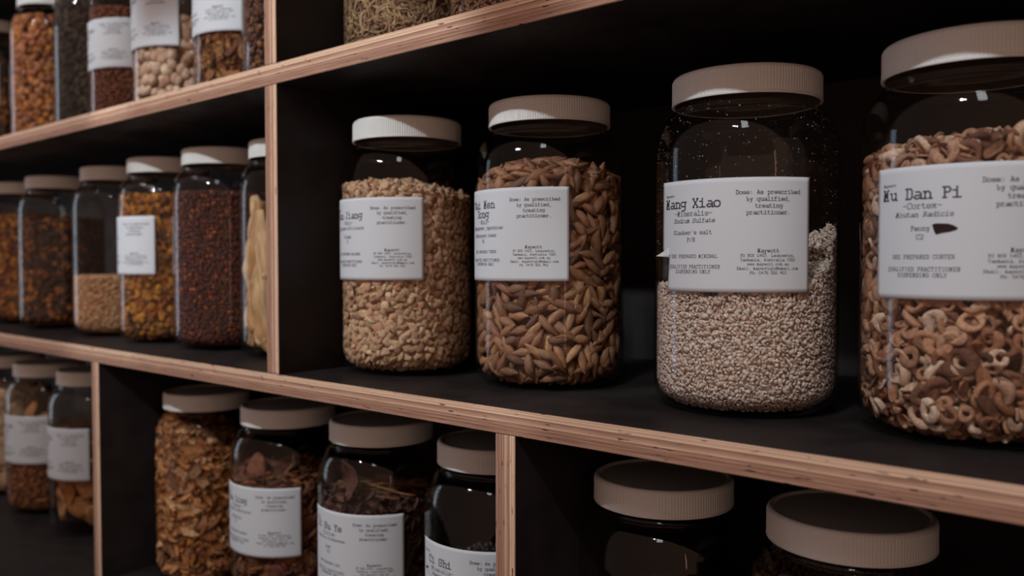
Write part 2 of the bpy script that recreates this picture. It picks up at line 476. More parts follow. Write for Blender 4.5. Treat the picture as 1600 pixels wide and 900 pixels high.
def build_label(parent, a1, ztop, text=None, torn=False, mark=None, hs=1.0):
    a1 = math.radians(a1); a0 = a1 - LW / RB
    LH = 0.0712 * hs
    R = RB + 0.00035
    nu, nv = 48, 24
    V = []; F = []
    for i in range(nv + 1):
        z = ztop - LH * i / nv
        t = i / nv
        aa = a0
        if torn and t > 0.66:
            aa = a0 + math.radians(7.5 - 2.0 * (t - 0.66) / 0.34)
        for j in range(nu + 1):
            V.append(cyl(R, aa + (a1 - aa) * j / nu, z))
    for i in range(nv):
        for j in range(nu):
            b = i * (nu + 1) + j
            F.append((b, b + nu + 1, b + nu + 2, b + 1))
    if torn:                   # the torn corner curls out from the glass
        b = len(V); zt = ztop - LH * 0.60
        for i in range(5):
            for j in range(5):
                s = j / 4
                a = a0 + math.radians(7.0 * (1 - s) - 2.0 * s)
                V.append(cyl(R + 0.0045 * s ** 1.6 * (.3 + .7 * i / 4), a, zt - 0.0065 * i / 4 * (1 - .75 * s) - 0.004 * s))
        for i in range(4):
            for j in range(4):
                q = b + i * 5 + j
                F.append((q, q + 5, q + 6, q + 1))
    me = mesh_np('paper_label', V, faces=F, mats=[PAPER], smooth=True)
    o = link('paper_label', me, parent)
    md = o.modifiers.new('thick', 'SOLIDIFY'); md.thickness = 0.00015; md.offset = 0
    if text:
        Vt = []; Ft = []
        Rt = R + 0.00016
        for s, u, v, unit, w, it in text:
            unit /= 1000; w /= 1000
            for x0, y0, x1, y1 in txt_strokes(s, unit, it):
                dx, dy = x1 - x0, y1 - y0
                l = math.hypot(dx, dy) or 1e-9
                dx, dy = dx / l, dy / l
                ex = w * 0.35
                px, py = -dy * w / 2, dx * w / 2
                cs = [(x0 - dx * ex + px, y0 - dy * ex + py), (x1 + dx * ex + px, y1 + dy * ex + py), (x1 + dx * ex - px, y1 + dy * ex - py), (x0 - dx * ex - px, y0 - dy * ex - py)]
                b = len(Vt)
                for x, y in cs:
                    uu = a0 + (u * LW + x) / RB
                    zz = ztop - (v / 1000 - y) * hs
                    Vt.append(cyl(Rt, uu, zz))
                Ft.append((b, b + 3, b + 2, b + 1))
        link('printed_lettering', mesh_np('printed_lettering', Vt, faces=Ft, mats=[INK]), o)
    if mark:
        pts, = (mark,)
        Vm = [cyl(R + 0.0003, a0 + u * LW / RB, ztop - v / 1000) for u, v in pts]
        link('ink_smudge', mesh_np('ink_smudge', Vm, faces=[tuple(range(len(Vm)))], mats=[MARK]), o)
    return o
def make_jar(x, y, zb, H, label, group=None, lab=None, text=None, torn=False, mark=None):
    t = bpy.data.objects.new('storage_jar', None)
    COL.objects.link(t)
    t.empty_display_size = 0.05
    t.location = (x, y, zb + Z0)
    tag(t, label, 'jar', group)
    link('glass_body', glass_mesh(H), t)
    l = link('lid', LID_ME, t); l.location = (0, 0, H - 0.019); l.rotation_euler = (0, 0, random.random())
    if lab:
        build_label(t, lab[0], lab[1], text, torn, mark, lab[2] if len(lab) > 2 else 1.0)
    return t

# ------------------------------------------------------------------ shapes of the dried goods (unit-free, metres), triangles
def ico(sub):
    import bmesh
    bm = bmesh.new()
    bmesh.ops.create_icosphere(bm, subdivisions=sub, radius=1)
    bmesh.ops.triangulate(bm, faces=list(bm.faces))
    V = np.array([v.co[:] for v in bm.verts]); F = np.array([[v.index for v in f.verts] for f in bm.faces])
    bm.free()
    return V, F
ICO1, ICO2 = ico(1), ico(2)
def sh_chip(a, b, c, sub=2, k=0.28):           # angular flat-sided chip
    V, F = (ICO2 if sub == 2 else ICO1)
    V = V.copy()
    for _ in range(6):                          # cut by random planes
        n = rng.normal(size=3); n /= np.linalg.norm(n)
        d = rng.uniform(0.32, 0.75)
        ex = V @ n - d
        V = V - np.outer(np.clip(ex, 0, None), n)
    V += rng.normal(size=V.shape) * 0.03 * k / 0.28
    V *= np.array([a, b, c]) * rng.uniform(0.75, 1.2, 3)
    V[:, 2] += (V[:, 0] / a) ** 2 * c * rng.uniform(-.2, .3)
    return V, F
def sh_nub(a, b, c):                           # lumpy rounded nub
    V, F = ICO2
    k = rng.normal(size=(4, 3)) * 1.6; ph = rng.uniform(0, 6.28, 4)
    d = sum(np.sin(V @ k[i] + ph[i]) for i in range(4)) * 0.11
    return (V * (1 + d[:, None])) * np.array([a, b, c]) * rng.uniform(.75, 1.2, 3), F
def sh_gran(a, b, c):
    V, F = ICO1
    V = V * (1 + rng.normal(size=(len(V), 1)) * 0.10)
    return V * np.array([a, b, c]) * rng.uniform(0.8, 1.2, 3), F
def sh_spindle(L, w):                           # wrinkled spindle tuber along x
    n, m = 13, 12
    V = []; ph = rng.uniform(0, 6.28, 3); bend = rng.uniform(-.10, .16) * L; asym = rng.uniform(0.8, 1.3)
    for i in range(n):
        t = i / (n - 1)
        r = w * max(0.16, math.sin(PI * t ** asym) ** 0.75) * (1 + 0.06 * math.sin(9 * t + ph[0]))
        for j in range(m):
            a = 2 * PI * j / m
            rr = r * (1 + 0.13 * math.sin(5 * a + ph[1] + 2 * t) + 0.07 * math.sin(3 * a + ph[2] + 11 * t))
            V.append(((t - .5) * L, rr * math.cos(a), rr * math.sin(a) * 0.85 + bend * math.sin(PI * t)))
    F = []
    for i in range(n - 1):
        for j in range(m):
            k = (j + 1) % m
            p, q, r_, s = i * m + j, i * m + k, (i + 1) * m + k, (i + 1) * m + j
            F += [(p, q, r_), (p, r_, s)]
    V = np.array(V); nV = len(V)
    V = np.vstack([V, [[-.5 * L - w * .1, 0, 0], [.5 * L + w * .1, 0, 0]]])
    for j in range(m):
        k = (j + 1) % m
        F.append((nV, k, j)); F.append((nV + 1, (n - 1) * m + j, (n - 1) * m + k))
    return V, np.array(F)
def sh_tube(pts, rad, m=6, flat=1.0):           # swept strip along points
    pts = np.array(pts); n = len(pts); V = []
    rad = np.broadcast_to(rad, (n,))
    for i in range(n):
        t = pts[min(i + 1, n - 1)] - pts[max(i - 1, 0)]; t /= np.linalg.norm(t) + 1e-12
        s = np.cross(t, (0, 0, 1.0)); s = s / (np.linalg.norm(s) + 1e-9); u = np.cross(s, t)
        for j in range(m):
            a = 2 * PI * j / m
            V.append(pts[i] + (s * math.cos(a) + u * math.sin(a) * flat) * rad[i])
    F = []
    for i in range(n - 1):
        for j in range(m):
            k = (j + 1) % m
            p, q, r_, s = i * m + j, i * m + k, (i + 1) * m + k, (i + 1) * m + j
            F += [(p, q, r_), (p, r_, s)]
    for j in range(1, m - 1):
        F.append((0, j + 1, j)); b = (n - 1) * m; F.append((b, b + j, b + j + 1))
    return np.array(V), np.array(F)
def sh_ring(R, w, h, gap=0.0):                  # slice of hollow bark: ring, open by gap radians
    n = 22; m = 8
    ph = rng.uniform(0, 6.28, 4); e = rng.uniform(0.72, 1.0)
    V = []
    tot = 2 * PI - gap; closed = gap == 0
    cnt = n if closed else n + 1
    for i in range(cnt):
        a = tot * i / n
        Rr = R * (1 + 0.07 * math.sin(2 * a + ph[0]) + 0.06 * math.sin(3 * a + ph[1]))
        if not closed: Rr *= (1 - 0.12 * i / n)
        ww = w * (1 + 0.28 * math.sin(2 * a + ph[2]))
        for j in range(m):
            b = 2 * PI * j / m
            cx = math.copysign(abs(math.cos(b)) ** 0.45, math.cos(b)); cz = math.copysign(abs(math.sin(b)) ** 0.35, math.sin(b))
            r = Rr + ww * cx
            V.append((r * math.cos(a), r * math.sin(a) * e, h * cz * (1 + 0.2 * math.sin(a + ph[3]))))
    F = []
    for i in range(n):
        i2 = (i + 1) % cnt
        for j in range(m):
            k = (j + 1) % m
            p, q, r_, s = i * m + j, i * m + k, i2 * m + k, i2 * m + j
            F += [(p, r_, q), (p, s, r_)]
    if not closed:
        for j in range(1, m - 1):
            F.append((0, j, j + 1)); b = n * m; F.append((b, b + j + 1, b + j))
    return np.array(V), np.array(F)
def sh_flake(a, b, c):                          # thin, bent, ragged chip
    n, m = 7, 4
    ca = rng.uniform(-.35, .5) * a; tw = rng.uniform(-.6, .6)
    V = []
    for side in (1, -1):
        for i in range(n):
            for j in range(m):
                x = (i / (n - 1) - .5) * 2; y = (j / (m - 1) - .5) * 2
                e = (1 - abs(x) ** 3 * 0.5) * (1 + rng.normal() * 0.08)
                yy = y * e * b
                V.append((x * a * (1 + 0.12 * rng.normal()), yy, side * c / 2 * (1.2 - 0.5 * abs(y)) + ca * x * x * 0.6 + tw * x * yy))
    F = []; o = n * m
    for i in range(n - 1):
        for j in range(m - 1):
            p, q, r, s = i * m + j, i * m + j + 1, (i + 1) * m + j + 1, (i + 1) * m + j
            F += [(p, s, r), (p, r, q), (o + p, o + q, o + r), (o + p, o + r, o + s)]
    bd = [i * m for i in range(n)] + [(n - 1) * m + j for j in range(1, m)] + [i * m + m - 1 for i in range(n - 2, -1, -1)] + [j for j in range(m - 2, 0, -1)]
    for i in range(len(bd)):
        p, q = bd[i], bd[(i + 1) % len(bd)]
        F += [(p, q, o + q), (p, o + q, o + p)]
    return np.array(V), np.array(F)
def sh_disc(R, h):                              # round slice with a wavy rim
    n = 24; ph = rng.uniform(0, 6.28, 3); V = []; e = rng.uniform(.75, 1)
    for r, z in ((0.0, h / 2), (0.55, h / 2), (0.93, h / 2 * .9), (1.0, 0.0), (0.93, -h / 2 * .9), (0.55, -h / 2), (0.0, -h / 2)):
        for i in range(n):
            a = 2 * PI * i / n
            q = R * r * (1 + 0.06 * math.sin(2 * a + ph[0]) + 0.04 * math.sin(5 * a + ph[1]))
            V.append((q * math.cos(a), q * math.sin(a) * e, z + r * r * h * 0.3 * math.sin(2 * a + ph[2])))
    F = []
    for i in range(6):
        for j in range(n):
            k = (j + 1) % n
            F += [(i * n + j, (i + 1) * n + j, (i + 1) * n + k), (i * n + j, (i + 1) * n + k, i * n + k)]
    return np.array(V), np.array(F)
def sh_shred(L, r):
    c = rng.uniform(-1, 1, 4)
    pts = [((t - .5) * L, c[0] * L * .25 * math.sin(PI * t) + c[1] * L * .12 * math.sin(2 * PI * t), c[2] * L * .15 * math.sin(PI * t)) for t in np.linspace(0, 1, 7)]
    return sh_tube(pts, r * np.array([.6, 1, 1, 1, 1, .9, .5]), 5, 0.6)
def sh_root(L, r):
    c = rng.uniform(-1, 1, 4); ph = rng.uniform(0, 6, 2)
    ts = np.linspace(0, 1, 22)
    pts = [((t - .5) * L, c[0] * L * .07 * math.sin(PI * t) + c[1] * L * .05 * math.sin(2.3 * PI * t), c[2] * L * .05 * math.sin(PI * t)) for t in ts]
    rad = [r * (0.35 + 0.8 * math.sin(PI * min(1, t * 0.8 + 0.15)) ** .8) * (1 + .12 * math.sin(14 * t + ph[0])) for t in ts]
    V, F = sh_tube(pts, np.array(rad), 14, 0.8)
    m = 14
    for i in range(len(ts)):
        for j in range(m):
            k = i * m + j
            ctr = np.array(pts[i])
            V[k] = ctr + (V[k] - ctr) * (1 + 0.13 * math.sin(4 * 2 * PI * j / m + 5 * ts[i] + ph[1]))
    return V, F
def sh_leaf(L, w):                              # crumpled leaf
    n, m = 12, 9; ph = rng.uniform(0, 6, 4)
    V = []
    for side in (1, -1):
        for i in range(n):
            t = i / (n - 1); ww = w * (0.05 + math.sin(PI * t ** 0.8)) ; ww *= 1 + 0.12 * math.sin(18 * t)
            for j in range(m):
                y = (j / (m - 1) - .5) * 2
                z = 0.25 * w * abs(y) + 0.22 * w * math.sin(5 * y + 7 * t + ph[0]) + 0.15 * L * math.sin(PI * t * 1.3 + ph[1])
                V.append(((t - .5) * L, y * ww, z + side * 0.00025))
    F = []; o = n * m
    for i in range(n - 1):
        for j in range(m - 1):
            p, q, r, s = i * m + j, i * m + j + 1, (i + 1) * m + j + 1, (i + 1) * m + j
            F += [(p, s, r), (p, r, q), (o + p, o + q, o + r), (o + p, o + r, o + s)]
    return np.array(V), np.array(F)

# ------------------------------------------------------------------ packing a jar
def rand_rot(nrm, tilt, prefer=None, spread=PI):
    """rotation whose local z looks along nrm (with tilt), spun about it"""
    nrm = nrm + rng.normal(size=3) * tilt
    nrm /= np.linalg.norm(nrm)
    ref = np.array([0, 0, 1.0]) if abs(nrm[2]) < 0.9 else np.array([1.0, 0, 0])
    e1 = np.cross(ref, nrm); e1 /= np.linalg.norm(e1); e2 = np.cross(nrm, e1)
    a = (prefer if prefer is not None else 0) + rng.uniform(-spread, spread)
    x = e1 * math.cos(a) + e2 * math.sin(a); y = np.cross(nrm, x)
    return np.stack([x, y, nrm], axis=1)
def hexgrid(w, h, d):
    out = []
    r = 0; y = d * .4
    while y < h:
        xs = np.arange((0.5 if r % 2 else 0) * d, w, d)
        for x in xs:
            out.append((x + rng.normal() * d * .22, y + rng.normal() * d * .22))
        y += d * 0.87; r += 1
    return out
def pack(jar, H, shapes, mat, spacing, fill, depth, layers=2, tilt=0.25, top_tilt=0.5, floor=0.0045,
         n_ind=0, ind=None, rest=None, lab=None, core=True, core_in=None, core_top=1.0, prefer=None, spread=PI, az=(0, 360), skip=None, sizes=(0.8, 1.2), smooth=True):
    """fill(x, y) -> height of the surface of the goods; lab = (a0, a1, z0, z1) the paper hides"""
    jl = np.array(jar.location)
    vdir = np.array([0 - jl[0], -0.4331 - jl[1]]); vaz = math.atan2(vdir[1], vdir[0])
    dist = np.linalg.norm(vdir)
    cl = np.array([-jl[0], -0.4331 - jl[1], Z0 - jl[2]])      # camera in jar space
    P = []                                                    # (pos, normal, layer)
    Ri = RB - 0.0014
    for ly in range(layers):
        R = Ri - depth * (0.5 + 0.85 * ly)
        sp = spacing * (1 if ly == 0 else 1.12)
        for (s, z) in hexgrid(2 * PI * R, H, sp):
            a = s / R
            x, y = R * math.cos(a), R * math.sin(a)
            if z > fill(x, y) - depth * .5 or z < floor: continue
            P.append((np.array([x, y, z]), np.array([math.cos(a), math.sin(a), 0.0]), ly))
    for ly in range(2):
        for (gx, gy) in hexgrid(2 * Ri, 2 * Ri, spacing):
            x, y = gx - Ri, gy - Ri
            if x * x + y * y > (Ri - depth * .4) ** 2: continue
            P.append((np.array([x, y, fill(x, y) - depth * (.4 + .8 * ly)]), np.array([0, 0, 1.0]), ly))
    items = []
    for p, nrm, ly in P:
        V, F = shapes[rng.integers(len(shapes))]
        si = rng.integers(len(shapes)); V, F = shapes[si]
        Rm = rand_rot(nrm, top_tilt if nrm[2] > .5 else tilt, prefer, spread)
        sc = rng.uniform(*sizes)
        W_ = (V * sc) @ Rm.T + p
        for _ in range(3):                                   # keep the piece inside the glass
            rad = np.hypot(W_[:, 0], W_[:, 1])
            ex = (rad - (inner_r(W_[:, 2], H) - 0.0002)).max()
            if ex > 0:
                d = -p[:2] / (np.linalg.norm(p[:2]) + 1e-9)
                p = p + np.array([d[0] * ex, d[1] * ex, 0]); W_[:, :2] += d * ex
            lo = (floor - 0.0002) - W_[:, 2].min()
            if lo > 0:
                p = p + np.array([0, 0, lo]); W_[:, 2] += lo
        # how large it shows
        to = cl - p; to /= np.linalg.norm(to)
        rn = np.array([p[0], p[1], 0]) / (np.hypot(p[0], p[1]) + 1e-9)
        face = max(to @ rn, (to @ np.array([0, 0, 1.0])) if nrm[2] > .5 else -1)
        rr = np.hypot(p[0], p[1])
        vis = face - ly * 2 - (0 if nrm[2] < .5 else max(0, 0.3 - to[2]) * 2 + (0.0 if rr > Ri * .6 else .3))
        if lab and nrm[2] < .5 or (lab and rr > Ri * .7):
            ang = (math.degrees(math.atan2(p[1], p[0])) + 360 * 2) % 360
            l0, l1 = lab[0] % 360, lab[1] % 360
            if l0 < ang < l1 and lab[2] < p[2] < lab[3]: vis -= 3
        items.append((vis, si, p, Rm, sc, W_, F))
    items.sort(key=lambda q: -q[0])
    inds = items[:n_ind] if n_ind else []
    inds = [q for q in inds if q[0] > -0.6]
    rst = items[len(inds):]
    if inds:
        protos = {}
        for vis, si, p, Rm, sc, W_, F in inds:
            if si not in protos:
                me = mesh_np(ind[0], shapes[si][0], tris=shapes[si][1], mats=[mat], smooth=smooth)
                o = bpy.data.objects.new(ind[0], me)
                tag(o, ind[1], ind[2], ind[3])
                protos[si] = o
            else:
                o = protos[si].copy()
            COL.objects.link(o)
            M = Matrix([[*(Rm[i] * sc), p[i] + jl[i]] for i in range(3)] + [[0, 0, 0, 1]])
            o.matrix_world = M
    if rst:
        VV = []; FF = []; b = 0
        for q in rst:
            if q[1] < 0: continue
            VV.append(q[5]); FF.append(q[6] + b); b += len(q[5])
        if core:
            rc = Ri - (core_in if core_in else depth * (0.9 + 0.75 * (layers - 1)))
            seg = 40; prof = [(0.001, floor + depth * .5), (rc * .8, floor + depth * .5), (rc, floor + depth + .008)]
            C_ = []
            for r, z in prof:
                for j in range(seg):
                    a = 2 * PI * j / seg; C_.append((r * math.cos(a), r * math.sin(a), z))
            for r in (rc, rc * .66, rc * .33, 0.001):
                for j in range(seg):
                    a = 2 * PI * j / seg; x, y = r * math.cos(a), r * math.sin(a)
                    C_.append((x, y, min(core_top, fill(x, y)) - (core_in if core_in else depth * 1.2)))
            Fc = []
            for i in range(6):
                for j in range(seg):
                    k = (j + 1) % seg
                    Fc += [(i * seg + j, i * seg + k, (i + 1) * seg + k), (i * seg + j, (i + 1) * seg + k, (i + 1) * seg + j)]
            VV.append(np.array(C_)); FF.append(np.array(Fc) + b)
        o = link(rest[0], mesh_np(rest[0], np.vstack(VV), tris=np.vstack(FF), mats=[mat], smooth=smooth))
        o.location = jar.location
        tag(o, rest[1], rest[2], None, 'stuff')
    return items

def lab_rng(a1, ztop):
    return (a1 - math.degrees(LW / RB), a1, ztop - LH + .003, ztop - .003)

# ================================================================== MIDDLE ROW, right bay: the four big jars
# --- ginger
LT = 0.1555
j = make_jar(-0.5885, 0.0994, ZL, 0.2275, 'large jar of small pale ginger chips, lid half in light, left of the tuber jar', 'large jars of the middle row', (-29.5, LT),
             label_text('Gan Jiang', '-Rhiz-', 'Zingiber officinale', 'Ginger', 'R', 'RHIZOME'))
m = piece_mat('ginger_chip', [(188, 152, 122), (214, 182, 148), (150, 110, 84), (232, 206, 176), (200, 150, 124), (222, 190, 154)], 0.8, 700)
shp = [sh_chip(0.0064, 0.0046, 0.0026) for _ in range(18)]
pack(j, 0.2275, shp, m, 0.0062, lambda x, y: 0.164 - 0.10 * (0.756 * x + 0.654 * y) + 0.010 * (1 - (x * x + y * y) / .0034), 0.0042, layers=2, tilt=.42, n_ind=300,
     ind=('ginger_chip', 'small pale angular chip packed inside the Gan Jiang ginger jar', 'ginger chip', 'ginger chips in the Gan Jiang jar'),
     rest=('ginger_chips', 'mass of small pale ginger chips filling the Gan Jiang jar', 'ginger chips'), lab=lab_rng(-29.5, LT), smooth=False)
# --- tubers
j = make_jar(-0.4357, 0.1172, ZL, 0.2280, 'large jar heaped with brown spindle-shaped tubers, label reading Mai Men Dong', 'large jars of the middle row', (-37.5, 0.1565),
             label_text('Mai Men', '-Rhiz-', 'Ophiopogon japonicus', 'Ophiopogon tuber', 'R1', 'TUBER', 'Dong'))
m = piece_mat('tuber', [(146, 104, 78), (176, 130, 98), (112, 76, 60), (190, 146, 108), (150, 104, 84), (132, 92, 58), (100, 70, 60)], 0.55, 900, 0.7, 0.4, wrinkle=True)
shp = [sh_spindle(rng.uniform(.021, .028), rng.uniform(.0034, .0044)) for _ in range(16)]
pack(j, 0.2280, shp, m, 0.0105, lambda x, y: 0.163 + 0.019 * (1 - ((x - .008) ** 2 + (y + .012) ** 2) / .0034), 0.0078, layers=2, tilt=.24, top_tilt=.22, n_ind=300,
     ind=('dried_tuber', 'brown wrinkled spindle-shaped tuber heaped inside the Mai Men Dong jar', 'tuber', 'tubers in the Mai Men Dong jar'),
     rest=('dried_tubers', 'deeper lying brown tubers filling the Mai Men Dong jar', 'tubers'), lab=lab_rng(-37.5, .1565), sizes=(.8, 1.15))
# --- salt crystals
j = make_jar(-0.2612, 0.1131, ZL, 0.2250, 'large jar half full of whitish salt crystals, torn label reading Mang Xiao', 'large jars of the middle row', (-26, 0.152),
             label_text('Mang Xiao', '-Mineralis-', 'Sodium Sulfate', "Glauber's salt", 'P/B', 'MINERAL'), torn=True)
m = piece_mat('salt_crystal', [(226, 202, 190), (240, 222, 212), (212, 180, 164), (248, 236, 230)], 0.5, 900, 0.5, 0.6, 0.10, trans=0.35)
shp = [sh_chip(0.0027, 0.0021, 0.0011, 1, 1.1) for _ in range(24)]
def f_salt(x, y):
    a = 0.756 * x + 0.654 * y
    return 0.082 + 0.03 * max(0, a - .02) / .04 + 0.004 * math.sin(150 * x + 1) * math.cos(170 * y) + (0.012 if a > .045 else 0)
pack(j, 0.2250, shp, m, 0.0026, f_salt, 0.0024, layers=3, tilt=1.6, core_top=.078,
     core_in=0.0040, rest=('salt_crystals', 'whitish mass of crumbly salt crystals half filling the Mang Xiao jar', 'salt crystals'), sizes=(.4, 1.35), smooth=False)
# crystal dust clinging to the glass above
VV = []; FF = []; b = 0
for i in range(420):
    a = rng.uniform(0, 2 * PI); z = 0.10 + 0.105 * rng.random() ** .7
    V, F = ICO1
    s = rng.uniform(.00014, .00042)
    r = inner_r(z, .225) - s
    VV.append(V * s + np.array([r * math.cos(a), r * math.sin(a), z])); FF.append(F + b); b += len(V)
o = link('salt_dust', mesh_np('salt_dust', np.vstack(VV), tris=np.vstack(FF), mats=[m])); o.location = j.location
tag(o, 'fine salt specks clinging to the empty upper glass of the Mang Xiao jar', 'salt specks', None, 'stuff')
# --- bark rings
LT4 = 0.151
j = make_jar(-0.1205, 0.1131, ZL, 0.2250, 'nearest large jar of hollow bark rings, label reading Mu Dan Pi, at the frame edge', 'large jars of the middle row', (-30, LT4),
             label_text('Mu Dan Pi', '-Cortex-', 'Moutan Radicis', 'Peony', 'C2', 'CORTEX'),
             mark=[(0.325, 31.6), (0.345, 31.0), (0.40, 31.3), (0.425, 32.2), (0.445, 33.6), (0.44, 34.6), (0.41, 35.6), (0.37, 36.2), (0.345, 37.0), (0.335, 35.0)])
m = piece_mat('bark_ring', [(212, 178, 154), (160, 108, 80), (228, 200, 178), (112, 68, 50), (206, 160, 130), (150, 100, 74), (84, 50, 40), (190, 140, 110), (70, 44, 36)], 0.7, 500, 0.5)
shp = [sh_ring(rng.uniform(.0036, .0058), rng.uniform(.0017, .0025), rng.uniform(.0012, .0022), 0.0 if k % 4 else rng.uniform(.4, 1.2)) for k in range(16)]
shp += [sh_flake(rng.uniform(.005, .008), .0028, .0018) for _ in range(5)] + [sh_chip(.0032, .0026, .0018) for _ in range(3)]
pack(j, 0.2250, shp, m, 0.0086, lambda x, y: 0.163 + 0.010 * (1 - (x * x + y * y) / .0034) + .05 * x, 0.0062, layers=3, tilt=.38, n_ind=300,
     ind=('bark_ring', 'pale hollow bark slice packed inside the Mu Dan Pi jar', 'bark slice', 'bark slices in the Mu Dan Pi jar'),
     rest=('bark_slices', 'deeper lying brown and pale bark slices filling the Mu Dan Pi jar', 'bark slices'), lab=lab_rng(-30, LT4), sizes=(.6, 1.3))

# ================================================================== MIDDLE ROW, left bay
def flat(h, slope=0.0, bump=0.0):
    return lambda x, y: h + slope * (0.756 * x + 0.654 * y) + bump * (1 - (x * x + y * y) / .0034)
GB = 'far jars of the middle row'
mB0 = piece_mat('blossom_mix', [(130, 76, 34), (196, 124, 44), (64, 38, 26), (150, 78, 34), (44, 28, 24), (200, 132, 56)], 0.8, 300)
mB1 = piece_mat('dark_flower_mix', [(66, 42, 32), (56, 36, 32), (160, 92, 40), (46, 32, 30), (86, 52, 40), (58, 38, 34), (190, 120, 50)], 0.8, 300)
mB2 = piece_mat('pale_seed', [(226, 176, 132), (240, 202, 162), (206, 148, 106)], 0.8, 500)
mB3 = piece_mat('golden_mix', [(110, 68, 34), (184, 118, 42), (60, 38, 26), (160, 90, 42), (76, 46, 32), (198, 134, 50), (50, 34, 28)], 0.8, 300)
mB4 = piece_mat('dark_berry', [(84, 42, 40), (104, 54, 46), (62, 34, 34), (100, 60, 54), (70, 38, 36), (176, 92, 50)], 0.6, 500)
mixs = [sh_flake(.0065, .0038, .0016) for _ in range(5)] + [sh_nub(.0046, .0038, .0032) for _ in range(5)]
grs = [sh_gran(.0026, .0021, .0019) for _ in range(6)]
# farthest first
jb0 = make_jar(-1.545, 0.112, ZL, 0.230, 'jar of golden flower mix at the far left end of the middle row', GB)
pack(jb0, .23, mixs, mB0, .0078, flat(.172, 0, .008), .004, rest=('flower_mix', 'orange and brown flower bits filling the leftmost middle-row jar', 'dried flowers'))
jb1 = make_jar(-1.3945, 0.110, ZL, 0.230, 'jar of dark brown and orange flower mix, second from the left on the middle row', GB)
pack(jb1, .23, mixs, mB1, .0078, flat(.158, .1, .01), .004, rest=('dark_flower_mix', 'dark brown petals with orange bits in the second jar of the middle row', 'dried flowers'))
jb2 = make_jar(-1.199, 0.111, ZL, 0.230, 'jar one third full of pale tan seeds on the middle row, otherwise empty', GB)
pack(jb2, .23, grs, mB2, .0046, flat(.082), .0036, rest=('pale_seeds', 'pale tan seeds in the bottom third of the mostly empty middle-row jar', 'seeds'))
jb3 = make_jar(-1.050, 0.107, ZL, 0.230, 'jar of yellow and brown mix with a white label on the middle row', GB, (-43, .156), label_text('Hua', '-Flos-', 'Flos Lonicerae', 'Flower', 'F1', 'FLOWER'))
pack(jb3, .23, mixs, mB3, .0076, flat(.182, 0, .004), .004, rest=('golden_flower_mix', 'yellow and brown flower bits around the white label of the middle-row jar', 'dried flowers'))
jb4 = make_jar(-0.9123, 0.107, ZL, 0.230, 'jar of tiny dark red berries with a half lit white lid, middle row', GB)
pack(jb4, .23, [sh_gran(.0021, .0018, .0017) for _ in range(6)] + [sh_chip(.003, .002, .0014, 1)], mB4, .0043, flat(.180), .0034,
     rest=('dark_red_berries', 'tiny dark red berries filling the jar under the half lit lid', 'berries'))
jb5 = make_jar(-0.7765, 0.110, ZL, 0.2275, 'jar of long beige roots partly hidden behind the plywood upright', GB)
# long roots standing in the jar
mR = piece_mat('beige_root', [(206, 168, 126), (222, 188, 146), (188, 146, 104), (212, 160, 112)], 0.7, 260, .8, wrinkle=True)
o0 = None
for k, (ang, r, lean, L, zc, rr) in enumerate([(-128, .036, 14, .145, .094, .013), (-108, .040, -30, .10, .125, .011), (-96, .043, 24, .10, .075, .011), (-150, .038, 16, .12, .095, .012), (-120, .044, -38, .07, .055, .010), (-85, .044, -20, .08, .045, .010), (-135, .044, 40, .07, .035, .009), (-112, .046, 10, .06, .10, .008), (-100, .046, -52, .05, .03, .009), (-75, .040, 18, .10, .12, .012),
        (-70, .044, -8, .14, .085, .009), (-45, .042, 9, .13, .08, .010), (-20, .040, -10, .14, .085, .009), (-172, .040, 6, .13, .08, .009), (-115, .022, 22, .15, .095, .011), (-60, .022, -20, .14, .09, .011),
        (-140, .045, -24, .07, .045, .007), (-100, .046, 26, .06, .04, .007), (20, .035, 5, .13, .08, .010), (90, .035, -5, .13, .08, .010), (160, .03, 8, .13, .08, .010)]):
    V, F = sh_root(L, rr)
    me = mesh_np('dried_root', V, tris=F, mats=[mR], smooth=True)
    if o0 is None:
        o = bpy.data.objects.new('dried_root', me)
        tag(o, 'long pale beige root standing in the jar behind the upright', 'root', 'roots in the jar behind the upright'); o0 = o
    else:
        o = o0.copy(); o.data = me
    COL.objects.link(o)
    a = math.radians(ang)
    tn = Vector((-math.sin(a), math.cos(a), 0)); up = (Vector((0, 0, 1)) + tn * math.tan(math.radians(lean))).normalized()
    n = Vector((math.cos(a), math.sin(a), 0)); s = n.cross(up)
    M = Matrix(((up.x, s.x, n.x), (up.y, s.y, n.y), (up.z, s.z, n.z))).to_4x4()
    M.translation = Vector(jb5.location) + Vector((r * math.cos(a), r * math.sin(a), zc))
    o.matrix_world = M

# ================================================================== TOP ROW
GA = 'jars on the upper shelf'
def lt(title, sub='-Radix-', latin='Radix', common='Root', code='R2', prep='ROOT'):
    return label_text(title, sub, latin, common, code, prep)
ya = 0.107
a0 = make_jar(-1.630, ya, ZU, .230, 'jar at the top left corner with a white label strip, cut by the frame edge', GA, (-22, .156), lt('Huang'))
pack(a0, .23, mixs, mB1, .0078, flat(.13, 0, .008), .004, rest=('dark_herb_mix', 'dark herb bits low in the top left corner jar', 'dried herbs'))
a1 = make_jar(-1.405, ya, ZU, .230, 'jar full of orange and tan nubs, second from the left on the upper shelf', GA)
mA1 = piece_mat('orange_nub', [(176, 112, 70), (204, 140, 96), (120, 70, 40), (204, 132, 62), (140, 80, 40), (190, 120, 92), (96, 54, 36)], 0.7, 300)
pack(a1, .23, [sh_nub(.0062, .0052, .0042) for _ in range(10)], mA1, .0098, flat(.195), .0075, n_ind=170,
     ind=('orange_nub', 'orange-tan root nub in the jar second from left on the upper shelf', 'root nub', 'nubs in the second upper jar'),
     rest=('orange_nubs', 'deeper lying orange and tan nubs in the second jar of the upper shelf', 'root nubs'))
